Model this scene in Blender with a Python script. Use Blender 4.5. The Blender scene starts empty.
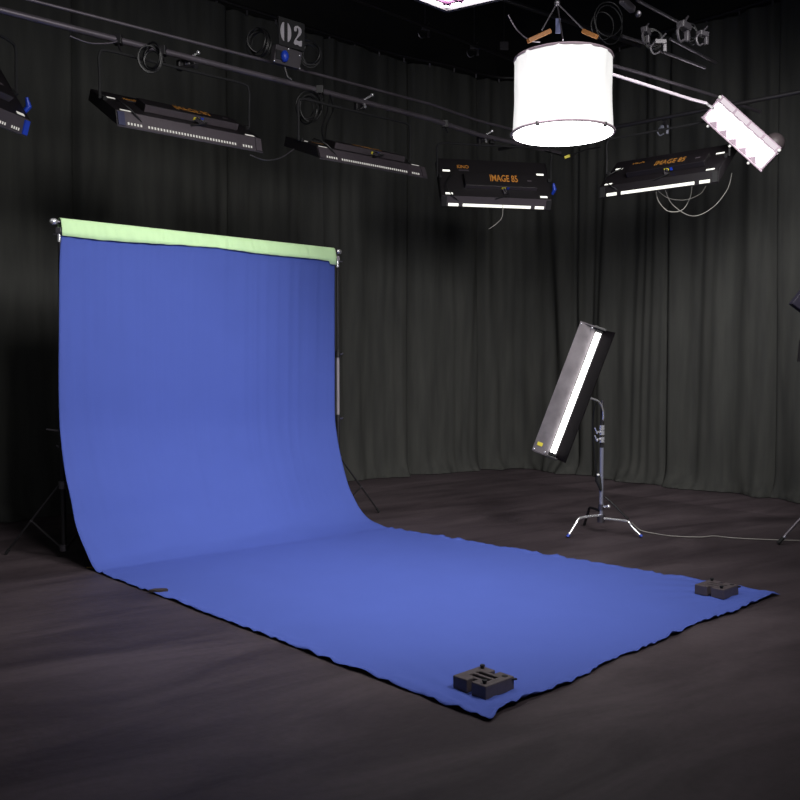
import bpy, bmesh, math, random
from mathutils import Vector, Matrix, noise
random.seed(7)
S = bpy.context.scene
COL = S.collection

# ------------------------------------------------------------------ camera, world, lights, exposure
CAMZ, PITCH, FPX = 1.6, 0.042, 905.03
cd = bpy.data.cameras.new('camera')
cd.sensor_width = 36.0
cd.lens = 36.0 * FPX / 800.0
cd.clip_start = 0.05
cd.clip_end = 200
cam = bpy.data.objects.new('camera', cd)
cam.location = (0, 0, CAMZ)
cam.rotation_euler = (math.pi / 2 - PITCH, 0, 0)
COL.objects.link(cam)
S.camera = cam

w = bpy.data.worlds.new('world')
S.world = w
w.use_nodes = True
w.node_tree.nodes['Background'].inputs[0].default_value = (0.80, 0.85, 1.0, 1)
w.node_tree.nodes['Background'].inputs[1].default_value = 0.10

S.view_settings.view_transform = 'Standard'
S.view_settings.look = 'None'
S.view_settings.gamma = 1.0
S.view_settings.exposure = 0.0
S.view_settings.use_curve_mapping = False

FILL_LIGHTS = [
    # name, location, target, size, power : unseen fill lamps added to light cloth, floor and curtains
    ('added_fill_light', (0.2, 3.9, 4.3), (-1.3, 8.3, 1.3), 1.3, 62, 110),
    ('added_fill_light', (2.6, 3.6, 4.3), (-0.5, 7.2, 0.7), 1.2, 72, 90),
    ('added_fill_light', (2.6, 6.6, 3.9), (2.9, 12.6, 0.9), 1.4, 62, 100),
]
for n, loc, tgt, size, pw, spr in FILL_LIGHTS:
    ld = bpy.data.lights.new(n, 'AREA')
    ld.shape = 'SQUARE'
    ld.size = size
    ld.energy = pw
    ld.spread = math.radians(spr)
    ld.color = (1.0, 0.97, 0.95)
    lo = bpy.data.objects.new(n, ld)
    lo.location = loc
    lo.rotation_euler = (Vector(tgt) - Vector(loc)).to_track_quat('-Z', 'Y').to_euler()
    COL.objects.link(lo)

TUBE_E, LANTERN_E, SOFTBOX_E, PANEL_E, BANK_E = 8.0, 0.58, 20.0, 8.0, 1.8

# ------------------------------------------------------------------ helpers
def ray(px, py):
    a = (px - 400) / FPX
    b = (400 - py) / FPX
    c, s = math.cos(PITCH), math.sin(PITCH)
    return Vector((a, c + b * s, -s + b * c))

def atY(px, py, Y):
    r = ray(px, py)
    return r * (Y / r.y) + Vector((0, 0, CAMZ))

def atZ(px, py, z):
    r = ray(px, py)
    return r * ((z - CAMZ) / r.z) + Vector((0, 0, CAMZ))

def srgb(r, g, b):
    f = lambda c: c / 12.92 if c <= 0.04045 else ((c + 0.055) / 1.055) ** 2.4
    return (f(r / 255), f(g / 255), f(b / 255), 1)

def mat(name, col, rough=0.6, metal=0.0, spec=0.5, noise_amt=0.0, nscale=20, bump=0.0, bscale=200, emit=None, es=0.0,
        trans=0.0):
    m = bpy.data.materials.new(name)
    m.use_nodes = True
    nt = m.node_tree
    b = nt.nodes['Principled BSDF']
    if len(col) == 3:
        col = (*col, 1)
    b.inputs['Base Color'].default_value = col
    b.inputs['Roughness'].default_value = rough
    b.inputs['Metallic'].default_value = metal
    b.inputs['Specular IOR Level'].default_value = spec
    if emit:
        b.inputs['Emission Color'].default_value = (*emit[:3], 1)
        b.inputs['Emission Strength'].default_value = es
    tc = nt.nodes.new('ShaderNodeTexCoord')
    if noise_amt > 0:
        n = nt.nodes.new('ShaderNodeTexNoise')
        n.inputs['Scale'].default_value = nscale
        n.inputs['Detail'].default_value = 6
        nt.links.new(tc.outputs['Object'], n.inputs['Vector'])
        mx = nt.nodes.new('ShaderNodeMix')
        mx.data_type = 'RGBA'
        mx.inputs[6].default_value = tuple(c * (1 - noise_amt) for c in col[:3]) + (1,)
        mx.inputs[7].default_value = tuple(min(1, c * (1 + noise_amt)) for c in col[:3]) + (1,)
        nt.links.new(n.outputs['Fac'], mx.inputs[0])
        nt.links.new(mx.outputs[2], b.inputs['Base Color'])
    if bump > 0:
        n2 = nt.nodes.new('ShaderNodeTexNoise')
        n2.inputs['Scale'].default_value = bscale
        n2.inputs['Detail'].default_value = 4
        nt.links.new(tc.outputs['Object'], n2.inputs['Vector'])
        bp = nt.nodes.new('ShaderNodeBump')
        bp.inputs['Strength'].default_value = bump
        bp.inputs['Distance'].default_value = 0.01
        nt.links.new(n2.outputs['Fac'], bp.inputs['Height'])
        nt.links.new(bp.outputs['Normal'], b.inputs['Normal'])
    return m

def emis(name, col, strength):
    m = bpy.data.materials.new(name)
    m.use_nodes = True
    nt = m.node_tree
    nt.nodes.remove(nt.nodes['Principled BSDF'])
    e = nt.nodes.new('ShaderNodeEmission')
    e.inputs[0].default_value = (*col, 1)
    e.inputs[1].default_value = strength
    nt.links.new(e.outputs[0], nt.nodes['Material Output'].inputs[0])
    return m

def M4(loc, rz=0.0):
    return Matrix.Translation(loc) @ Matrix.Rotation(rz, 4, 'Z')

def frame(o, X, Y, Z):
    m = Matrix.Identity(4)
    for i, v in enumerate((X, Y, Z)):
        for k in range(3):
            m[k][i] = v[k]
    for k in range(3):
        m[k][3] = o[k]
    return m

def empty(name, mtx):
    o = bpy.data.objects.new(name, None)
    o.empty_display_size = 0.1
    COL.objects.link(o)
    o.matrix_world = mtx
    return o

def tag(o, label=None, cat=None, group=None, kind=None):
    if label: o['label'] = label
    if cat: o['category'] = cat
    if group: o['group'] = group
    if kind: o['kind'] = kind
    return o

class MB:
    """collects shapes in one bmesh, then links them as one object"""
    def __init__(s):
        s.bm = bmesh.new()
    def quad(s, *pts):
        s.bm.faces.new([s.bm.verts.new(p) for p in pts])
        return s
    def box(s, c, d, mtx=None):
        mm = Matrix.Translation(c) @ Matrix.Diagonal((*d, 1))
        if mtx is not None: mm = mtx @ mm
        bmesh.ops.create_cube(s.bm, size=1.0, matrix=mm)
        return s
    def bar(s, a, b, wd, th, up=(0, 0, 1)):
        a, b = Vector(a), Vector(b)
        x = (b - a)
        L = x.length
        x.normalize()
        u = Vector(up)
        y = u.cross(x)
        if y.length < 1e-4: y = Vector((1, 0, 0)).cross(x)
        y.normalize()
        z = x.cross(y)
        return s.box((0, 0, 0), (L, wd, th), frame((a + b) / 2, x, y, z))
    def prism(s, prof, x0, x1):
        """profile in (y,z) swept along x"""
        n = len(prof)
        a = [s.bm.verts.new((x0, p[0], p[1])) for p in prof]
        b = [s.bm.verts.new((x1, p[0], p[1])) for p in prof]
        for i in range(n):
            j = (i + 1) % n
            s.bm.faces.new((a[i], a[j], b[j], b[i]))
        s.bm.faces.new(a[::-1]); s.bm.faces.new(b)
        return s
    def poly(s, pts, axis_z0, axis_z1, mtx=None):
        """outline in xy given thickness in z"""
        T = mtx or Matrix.Identity(4)
        a = [s.bm.verts.new(T @ Vector((p[0], p[1], axis_z0))) for p in pts]
        b = [s.bm.verts.new(T @ Vector((p[0], p[1], axis_z1))) for p in pts]
        n = len(pts)
        for i in range(n):
            j = (i + 1) % n
            s.bm.faces.new((a[i], a[j], b[j], b[i]))
        s.bm.faces.new(a[::-1]); s.bm.faces.new(b)
        return s
    def tube(s, pts, r, n=10, closed=False, caps=True):
        pts = [Vector(p) for p in pts]
        N = len(pts)
        rs = r if isinstance(r, (list, tuple)) else [r] * N
        rings = []
        prev = None
        for i, p in enumerate(pts):
            if closed:
                t = pts[(i + 1) % N] - pts[i - 1]
            else:
                t = pts[min(i + 1, N - 1)] - pts[max(i - 1, 0)]
            if t.length < 1e-9: t = Vector((0, 0, 1))
            t.normalize()
            if prev is None:
                u = Vector((0, 0, 1)).cross(t)
                if u.length < 0.05: u = Vector((1, 0, 0)).cross(t)
            else:
                u = prev - t * prev.dot(t)
                if u.length < 1e-5: u = Vector((0, 0, 1)).cross(t)
            u.normalize()
            prev = u
            v = t.cross(u)
            rings.append([s.bm.verts.new(p + (u * math.cos(k * 2 * math.pi / n) + v * math.sin(k * 2 * math.pi / n)) * rs[i]) for k in range(n)])
        for i in range(N if closed else N - 1):
            A, B = rings[i], rings[(i + 1) % N]
            for k in range(n):
                s.bm.faces.new((A[k], A[(k + 1) % n], B[(k + 1) % n], B[k]))
        if caps and not closed:
            s.bm.faces.new(rings[0][::-1]); s.bm.faces.new(rings[-1])
        return s
    def sphere(s, c, r, sc=(1, 1, 1)):
        bmesh.ops.create_uvsphere(s.bm, u_segments=16, v_segments=10, radius=r,
                                  matrix=Matrix.Translation(c) @ Matrix.Diagonal((*sc, 1)))
        return s
    def cells(s, xs, ys, filled, z0, z1):
        """rectilinear slab: only the cells (i,j) that are filled"""
        vt = {}
        def V(i, j, z):
            k = (i, j, z)
            if k not in vt: vt[k] = s.bm.verts.new((xs[i], ys[j], z))
            return vt[k]
        for i in range(len(xs) - 1):
            for j in range(len(ys) - 1):
                if not filled(i, j): continue
                s.bm.faces.new((V(i, j, z1), V(i + 1, j, z1), V(i + 1, j + 1, z1), V(i, j + 1, z1)))
                s.bm.faces.new((V(i, j, z0), V(i, j + 1, z0), V(i + 1, j + 1, z0), V(i + 1, j, z0)))
                for di, dj, A, B in ((-1, 0, (i, j + 1), (i, j)), (1, 0, (i + 1, j), (i + 1, j + 1)),
                                     (0, -1, (i, j), (i + 1, j)), (0, 1, (i + 1, j + 1), (i, j + 1))):
                    a, b = i + di, j + dj
                    if not (0 <= a < len(xs) - 1 and 0 <= b < len(ys) - 1 and filled(a, b)):
                        s.bm.faces.new((V(*A, z0), V(*B, z0), V(*B, z1), V(*A, z1)))
        return s
    def build(s, name, m, parent=None, smooth=False, bevel=0.0, mtx=None):
        me = bpy.data.meshes.new(name)
        bmesh.ops.recalc_face_normals(s.bm, faces=s.bm.faces)
        if mtx is not None: bmesh.ops.transform(s.bm, matrix=mtx, verts=s.bm.verts)
        s.bm.to_mesh(me)
        s.bm.free()
        me.materials.append(m)
        o = bpy.data.objects.new(name, me)
        COL.objects.link(o)
        if smooth:
            me.polygons.foreach_set('use_smooth', [True] * len(me.polygons))
            try: me.set_sharp_from_angle(angle=math.radians(40))
            except Exception: pass
        if bevel:
            b = o.modifiers.new('bevel', 'BEVEL')
            b.width = bevel
            b.segments = 2
            b.limit_method = 'ANGLE'
            b.angle_limit = math.radians(40)
        if parent is not None: o.parent = parent
        return o

def smooth_path(pts, sub=8):
    pts = [Vector(p) for p in pts]
    out = []
    for i in range(len(pts) - 1):
        p0 = pts[max(i - 1, 0)]; p1 = pts[i]; p2 = pts[i + 1]; p3 = pts[min(i + 2, len(pts) - 1)]
        for k in range(sub):
            t = k / sub
            out.append(0.5 * ((2 * p1) + (p2 - p0) * t + (2 * p0 - 5 * p1 + 4 * p2 - p3) * t * t + (3 * p1 - p0 - 3 * p2 + p3) * t ** 3))
    out.append(pts[-1])
    return out

def text_mesh(txt, size, m, name, parent, mtx, xscale=1.0):
    cu = bpy.data.curves.new('lettering', 'FONT')
    cu.body = txt
    cu.size = size
    cu.extrude = 0.001
    cu.offset = size * 0.010
    cu.align_x = 'CENTER'
    cu.align_y = 'CENTER'
    tmp = bpy.data.objects.new('lettering', cu)
    COL.objects.link(tmp)
    dg = bpy.context.evaluated_depsgraph_get()
    dg.update()
    me = bpy.data.meshes.new_from_object(tmp.evaluated_get(dg))
    bpy.data.objects.remove(tmp)
    bpy.data.curves.remove(cu)
    me.transform(mtx @ Matrix.Diagonal((xscale, 1, 1, 1)))
    me.materials.clear()
    me.materials.append(m)
    o = bpy.data.objects.new(name, me)
    COL.objects.link(o)
    if parent is not None: o.parent = parent
    return o

def children(o):
    return [c for c in bpy.data.objects if c.parent == o]

def copy_tree(o, parent=None, first=True):
    c = o.copy()
    COL.objects.link(c)
    if not first: c.parent = parent
    for ch in children(o):
        copy_tree(ch, c, False)
    return c

# ------------------------------------------------------------------ materials
BLACKP = mat('black_paint', (0.012, 0.011, 0.013), 0.45, noise_amt=0.3)
BLACKM = mat('black_matte', (0.007, 0.007, 0.008), 0.8)
PLASTIC = mat('black_plastic', (0.070, 0.056, 0.060), 0.5, noise_amt=0.3, nscale=30)
HOUSING = mat('bank_housing', (0.0055, 0.004, 0.0055), 0.5, noise_amt=0.35, nscale=8)
GREYLIP = mat('grey_purple_enamel', (0.050, 0.041, 0.049), 0.5, noise_amt=0.2, nscale=25)
STEEL = mat('dull_steel', (0.16, 0.15, 0.17), 0.38, 0.9, noise_amt=0.3)
PIPE = mat('painted_pipe', (0.13, 0.115, 0.135), 0.45, 0.5, noise_amt=0.3, nscale=5)
CHROME = mat('chrome', (0.85, 0.85, 0.88), 0.25, 0.75)
BLUECHROME = mat('blued_steel_tube', (0.36, 0.37, 0.46), 0.3, 0.6)
BLUEPL = mat('blue_plastic', (0.01, 0.045, 0.42), 0.4)
ORANGE = mat('orange_lettering', (0.55, 0.22, 0.03), 0.6)
ORANGEW = mat('orange_board', (0.13, 0.047, 0.006), 0.6, noise_amt=0.25)
YELLOW = mat('yellow_sticker', (0.55, 0.48, 0.04), 0.6)
CABLE = mat('black_cable', (0.004, 0.004, 0.005), 0.5)
WCABLE = mat('grey_white_cable', (0.26, 0.25, 0.23), 0.6)
PALE = mat('pale_stencil_paint', (0.36, 0.34, 0.37), 0.7, noise_amt=0.2, nscale=60)
GREYBOX = mat('grey_metal_box', (0.060, 0.054, 0.062), 0.5, 0.2, noise_amt=0.2)
WHITEPL = mat('white_plastic', (0.75, 0.75, 0.72), 0.4)
REFL = mat('brushed_reflector', (0.135, 0.122, 0.132), 0.5, 0.3, noise_amt=0.6, nscale=9)

TUBE = emis('lit_tube', (1.0, 0.98, 0.95), TUBE_E)
BANKTUBE = emis('bank_tube', (1.0, 0.98, 0.92), BANK_E)
STRIP = emis('light_strip', (1.0, 1.0, 0.90), 1.5)
STRIPDIM = emis('light_strip_dim', (1.0, 0.97, 0.90), 0.6)
SOFTB = emis('softbox_face', (1.0, 0.97, 0.98), SOFTBOX_E)
PANELB = emis('lit_bulb', (1.0, 0.95, 0.98), PANEL_E)

def shade_mat():
    m = bpy.data.materials.new('white_silk')
    m.use_nodes = True
    nt = m.node_tree
    b = nt.nodes['Principled BSDF']
    b.inputs['Base Color'].default_value = (0.30, 0.30, 0.30, 1)
    b.inputs['Emission Color'].default_value = (1.0, 0.99, 0.97, 1)
    b.inputs['Emission Strength'].default_value = LANTERN_E
    return m
SILK = shade_mat()

def cloth_mat(name, col, rough=0.85, sheen=0.0, wave=0.0):
    m = mat(name, col, rough, spec=0.2, noise_amt=0.05, nscale=3, bump=0.15, bscale=350)
    m.node_tree.nodes['Principled BSDF'].inputs['Sheen Weight'].default_value = sheen
    return m
BLUE = cloth_mat('blue_muslin', (0.068, 0.106, 0.395))
GREEN = cloth_mat('green_muslin', (0.62, 0.90, 0.50))

def drape_mat():
    m = bpy.data.materials.new('charcoal_drape')
    m.use_nodes = True
    nt = m.node_tree
    b = nt.nodes['Principled BSDF']
    b.inputs['Roughness'].default_value = 0.95
    b.inputs['Specular IOR Level'].default_value = 0.1
    tc = nt.nodes.new('ShaderNodeTexCoord')
    mp = nt.nodes.new('ShaderNodeMapping')
    mp.inputs['Scale'].default_value = (1, 1, 0.12)
    n = nt.nodes.new('ShaderNodeTexNoise')
    n.inputs['Scale'].default_value = 9
    n.inputs['Detail'].default_value = 8
    nt.links.new(tc.outputs['Object'], mp.inputs['Vector'])
    nt.links.new(mp.outputs[0], n.inputs['Vector'])
    cr = nt.nodes.new('ShaderNodeValToRGB')
    cr.color_ramp.elements[0].position = 0.3
    cr.color_ramp.elements[0].color = (0.046, 0.047, 0.045, 1)
    cr.color_ramp.elements[1].position = 0.7
    cr.color_ramp.elements[1].color = (0.066, 0.067, 0.062, 1)
    nt.links.new(n.outputs['Fac'], cr.inputs[0])
    nt.links.new(cr.outputs[0], b.inputs['Base Color'])
    return m
DRAPE = drape_mat()

# ------------------------------------------------------------------ geometry of the place
TH = 0.75
e = Vector((math.cos(TH), math.sin(TH), 0))          # along the backdrop's bar
g = Vector((math.sin(TH), -math.cos(TH), 0))         # from the bar out along the floor cloth
UP = Vector((0, 0, 1))
A = Vector((-2.743, 7.337, 0))                       # foot of the left support pole
BARL, BARZ = 2.877, 2.725
B = A + e * BARL
f2 = Vector((0.631, -0.776, 0))                      # along the right hand curtain wall
TRACKZ = 5.80

# floor
def floor_mat():
    m = bpy.data.materials.new('dark_studio_floor')
    m.use_nodes = True
    nt = m.node_tree
    L = nt.links.new
    b = nt.nodes['Principled BSDF']
    b.inputs['Roughness'].default_value = 0.62
    b.inputs['Specular IOR Level'].default_value = 0.25
    geo = nt.nodes.new('ShaderNodeNewGeometry')
    n1 = nt.nodes.new('ShaderNodeTexNoise'); n1.inputs['Scale'].default_value = 1.1; n1.inputs['Detail'].default_value = 12; n1.inputs['Roughness'].default_value = 0.62; n1.inputs['Distortion'].default_value = 0.6
    m0 = nt.nodes.new('ShaderNodeMapping')
    m0.inputs['Rotation'].default_value = (0, 0, -0.60)
    L(geo.outputs['Position'], m0.inputs['Vector'])
    mp = nt.nodes.new('ShaderNodeMapping')
    mp.inputs['Scale'].default_value = (0.6, 2.2, 1)
    L(m0.outputs[0], mp.inputs['Vector'])
    L(mp.outputs[0], n1.inputs['Vector'])
    n2 = nt.nodes.new('ShaderNodeTexNoise'); n2.inputs['Scale'].default_value = 24; n2.inputs['Detail'].default_value = 6
    L(geo.outputs['Position'], n2.inputs['Vector'])
    r1 = nt.nodes.new('ShaderNodeValToRGB')
    r1.color_ramp.elements[0].position = 0.36; r1.color_ramp.elements[0].color = (0.030, 0.022, 0.026, 1)
    r1.color_ramp.elements[1].position = 0.72; r1.color_ramp.elements[1].color = (0.078, 0.061, 0.068, 1)
    L(n1.outputs['Fac'], r1.inputs[0])
    # dark vinyl ends a metre short of the curtains: lighter bare floor strip along both walls
    def dist(nx, ny, off):
        d = nt.nodes.new('ShaderNodeVectorMath'); d.operation = 'DOT_PRODUCT'
        d.inputs[1].default_value = (nx, ny, 0)
        L(geo.outputs['Position'], d.inputs[0])
        mr = nt.nodes.new('ShaderNodeMapRange')
        mr.inputs['From Min'].default_value = off
        mr.inputs['From Max'].default_value = off + 0.03
        L(d.outputs['Value'], mr.inputs['Value'])
        return mr
    pL = (A - g * 2.012)
    dl = dist(-g.x, -g.y, pL.dot(-g) - 0.95)
    pn = Vector((0.776, 0.631, 0))
    dr = dist(pn.x, pn.y, Vector((3.175, 11.918, 0)).dot(pn) - 1.05)
    mxm = nt.nodes.new('ShaderNodeMath'); mxm.operation = 'MAXIMUM'
    L(dl.outputs[0], mxm.inputs[0]); L(dr.outputs[0], mxm.inputs[1])
    mul = nt.nodes.new('ShaderNodeMath'); mul.operation = 'MULTIPLY_ADD'
    mul.inputs[1].default_value = 0.35; mul.inputs[2].default_value = 1.0
    L(mxm.outputs[0], mul.inputs[0])
    mr2 = nt.nodes.new('ShaderNodeMapRange')
    mr2.inputs['To Min'].default_value = 0.82; mr2.inputs['To Max'].default_value = 1.18
    L(n2.outputs['Fac'], mr2.inputs['Value'])
    m3 = nt.nodes.new('ShaderNodeMath'); m3.operation = 'MULTIPLY'
    L(mul.outputs[0], m3.inputs[0]); L(mr2.outputs[0], m3.inputs[1])
    vm = nt.nodes.new('ShaderNodeVectorMath'); vm.operation = 'SCALE'
    L(r1.outputs[0], vm.inputs[0]); L(m3.outputs[0], vm.inputs['Scale'])
    L(vm.outputs[0], b.inputs['Base Color'])
    bp = nt.nodes.new('ShaderNodeBump'); bp.inputs['Strength'].default_value = 0.12; bp.inputs['Distance'].default_value = 0.01
    L(n2.outputs['Fac'], bp.inputs['Height']); L(bp.outputs[0], b.inputs['Normal'])
    return m
fl = MB().box((0, 6, -0.05), (22, 22, 0.1)).build('floor', floor_mat()); tag(fl, kind='structure')

wallm = mat('black_wall', (0.012, 0.012, 0.013), 0.9, noise_amt=0.3, nscale=3)
def wall(name, p, q, off):
    p, q = Vector(p), Vector(q)
    d = (q - p).normalized()
    n = Vector((-d.y, d.x, 0)) * off
    a = p + n; b_ = q + n
    o = MB().bar((a.x, a.y, 3.75), (b_.x, b_.y, 3.75), 0.1, 7.5).build(name, wallm)
    tag(o, kind='structure')
cornerP = Vector((1.9, 14.35, 0))
pl = A - g * 2.45
wall('wall_left', pl - e * 5.8, pl + e * 9.6, 0)
pr = Vector((3.175, 11.918, 0)) + Vector((0.776, 0.631, 0)) * 0.45
wall('wall_right', pr - f2 * 4.4, pr + f2 * 8.0, 0)
ceil = MB().box((0, 6, 7.45), (22, 22, 0.1)).build('ceiling', wallm); tag(ceil, kind='structure')

# ------------------------------------------------------------------ curtains
pw = A - g * 2.012
base = [pw - e * 4.6, pw - e * 2.0, pw, pw + e * 2.5, pw + e * 5.2, Vector((0.70, 13.02, 0)), Vector((1.36, 13.50, 0)),
        Vector((1.78, 13.56, 0)), Vector((2.20, 13.20, 0)), Vector((2.76, 12.434, 0)), Vector((3.175, 11.918, 0)),
        Vector((4.064, 10.95, 0)), Vector((4.607, 10.25, 0)), Vector((5.9, 8.6, 0)), Vector((7.2, 7.0, 0))]
cp = smooth_path(base, 30)
acc = [0.0]
for i in range(1, len(cp)):
    acc.append(acc[-1] + (cp[i] - cp[i - 1]).length)
def path_at(s):
    s = max(0.0, min(acc[-1] - 1e-4, s))
    lo = 0
    hi = len(acc) - 1
    while hi - lo > 1:
        mid = (lo + hi) // 2
        if acc[mid] <= s: lo = mid
        else: hi = mid
    t = (s - acc[lo]) / max(1e-9, acc[hi] - acc[lo])
    p = cp[lo].lerp(cp[hi], t)
    d = (cp[hi] - cp[lo]).normalized()
    return p, d
def s_at_px(px):
    best = None
    k = 0.0
    while k < acc[-1]:
        p, _ = path_at(k)
        if p.y > 1:
            x = 400 + FPX * p.x / p.y
            if best is None or abs(x - px) < best[0]: best = (abs(x - px), k)
        k += 0.01
    return best[1]
seams = [0.0, s_at_px(-90), s_at_px(81), s_at_px(233), s_at_px(328), s_at_px(411), s_at_px(482), s_at_px(575), s_at_px(664), s_at_px(771), acc[-1]]
CLAB = ['dark curtain panel at the far left, beyond the leftmost lamp bank',
        'dark curtain panel left of the blue backdrop, behind its left stand',
        'dark curtain panel right behind the left half of the blue backdrop',
        'dark curtain panel behind the right half of the blue backdrop',
        'charcoal curtain panel just right of the blue backdrop edge',
        'charcoal curtain panel below the lamp bank with the clear orange lettering',
        'charcoal curtain panel in the back corner, below the round white lantern',
        'charcoal curtain panel directly behind the tilted tube light on its stand',
        'grey curtain panel below the bright angled bulb panel, right of the tube light',
        'grey curtain panel at the right edge of the picture']
def curtain(i, s0, s1):
    nx = max(8, int((s1 - s0) / 0.022))
    zs = [0.008, 0.012, 0.03, 0.07, 0.13, 0.2, 0.3, 0.45] + [0.6 + k * (TRACKZ - 0.65) / 22 for k in range(23)]
    bm = bmesh.new()
    grid = []
    off0 = (i % 2) * 0.035
    for a in range(nx + 1):
        s = s0 - 0.05 + (s1 - s0 + 0.10) * a / nx
        p, d = path_at(s)
        n = Vector((-d.y, d.x, 0))                     # points behind (away from the room)
        edge = min(a, nx - a) / max(1, nx) * (s1 - s0)
        col_ = []
        for z in zs:
            ph = noise.noise(Vector((s * 0.9, z * 0.10, 3.1)))
            am = 0.45 + 0.75 * max(0, noise.noise(Vector((s * 0.35, z * 0.12, 17.0))) + 0.5)
            o = 0.030 * am * math.sin(s * 11.0 + 9 * ph) + 0.010 * math.sin(s * 29 + 9 * noise.noise(Vector((s * 1.6, z * 0.16, 9)))) * am
            o += 0.05 * noise.noise(Vector((s * 1.4, z * 0.3, 5.5)))
            k = 0.0
            if z < 0.3:
                k = (0.3 - z) / 0.3
                o -= k * k * (0.10 + 0.20 * noise.noise(Vector((s * 2.6, 0.3, 1.7))) + 0.05 * noise.noise(Vector((s * 9, z * 6, 2))))
            if edge < 0.10: o += (0.10 - edge) * 1.5
            zz = z
            if z < 0.1: zz = z + max(0, 0.05 * noise.noise(Vector((s * 6, z * 20, 4)))) * (1 if z > 0.01 else 0)
            q = p + n * (o + off0)
            col_.append(bm.verts.new((q.x, q.y, zz)))
        grid.append(col_)
    for a in range(nx):
        for b_ in range(len(zs) - 1):
            bm.faces.new((grid[a][b_], grid[a + 1][b_], grid[a + 1][b_ + 1], grid[a][b_ + 1]))
    me = bpy.data.meshes.new('curtain')
    bm.to_mesh(me); bm.free()
    me.polygons.foreach_set('use_smooth', [True] * len(me.polygons))
    me.materials.append(DRAPE)
    o = bpy.data.objects.new('curtain', me)
    COL.objects.link(o)
    tag(o, CLAB[i], 'curtain', 'dark curtain panels around the studio')
for i in range(10):
    curtain(i, seams[i], seams[i + 1])

# curtain track with hooks
tr = empty('curtain_track', M4((cp[200].x, cp[200].y, TRACKZ)))
tag(tr, 'black curved curtain track running along the top of the dark curtains', 'curtain track')
ti = tr.matrix_world.inverted()
step = [path_at(k * 0.25)[0] for k in range(int(acc[-1] / 0.25))]
MB().tube([ti @ Vector((p.x, p.y, TRACKZ)) for p in step], 0.028, 8).build('rail', BLACKP, tr, True)
s = seams[2]
hooks = 0
while s < seams[9] and hooks < 90:
    p, d = path_at(s)
    q = ti @ Vector((p.x, p.y, TRACKZ - 0.05))
    MB().box(q, (0.02, 0.02, 0.055)).build('hook', STEEL, tr)
    s += 0.42; hooks += 1

# ------------------------------------------------------------------ blue backdrop
bd = empty('muslin_backdrop', M4(A + e * BARL / 2 + g * 0.6))
tag(bd, 'large blue muslin backdrop hanging from a bar and sweeping across the studio floor', 'backdrop')
bi = bd.matrix_world.inverted()
FL = Vector((0.387, 3.962, 0)); FR = Vector((2.60, 6.135, 0))
def edge_left():
    a = A + e * -0.035 + g * 0.03
    pts = [a + UP * z for z in (BARZ - 0.03, 2.4, 1.9, 1.5, 1.15)]
    pts[0] += e * 0.045; pts[1] += e * 0.022; pts[2] += e * 0.01
    for u, z in ((0.03, 0.94), (0.10, 0.70), (0.20, 0.50), (0.30, 0.315), (0.40, 0.18), (0.50, 0.08), (0.60, 0.024)):
        pts.append(a + g * u + UP * z)
    st = a + g * 0.72
    for k in range(0, 9): pts.append(st.lerp(FL, k / 8) + UP * 0.007)
    return pts
def edge_right():
    a = A + e * (BARL - 0.06) + g * 0.03
    pts = [a + UP * z for z in (BARZ - 0.03, 2.4, 1.9, 1.5, 1.05)]
    for u, z in ((0.03, 0.86), (0.08, 0.67), (0.15, 0.50), (0.26, 0.30), (0.38, 0.15), (0.52, 0.06), (0.68, 0.022)):
        pts.append(a + g * u + UP * z)
    st = a + g * 0.85
    for k in range(0, 9): pts.append(st.lerp(FR, k / 8) + UP * 0.007)
    return pts
le, re_ = smooth_path(edge_left(), 14), smooth_path(edge_right(), 14)
NV = len(le)
NU = 170
bm = bmesh.new()
G = []
kf = 12 * 14                          # row where the floor part starts
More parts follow.
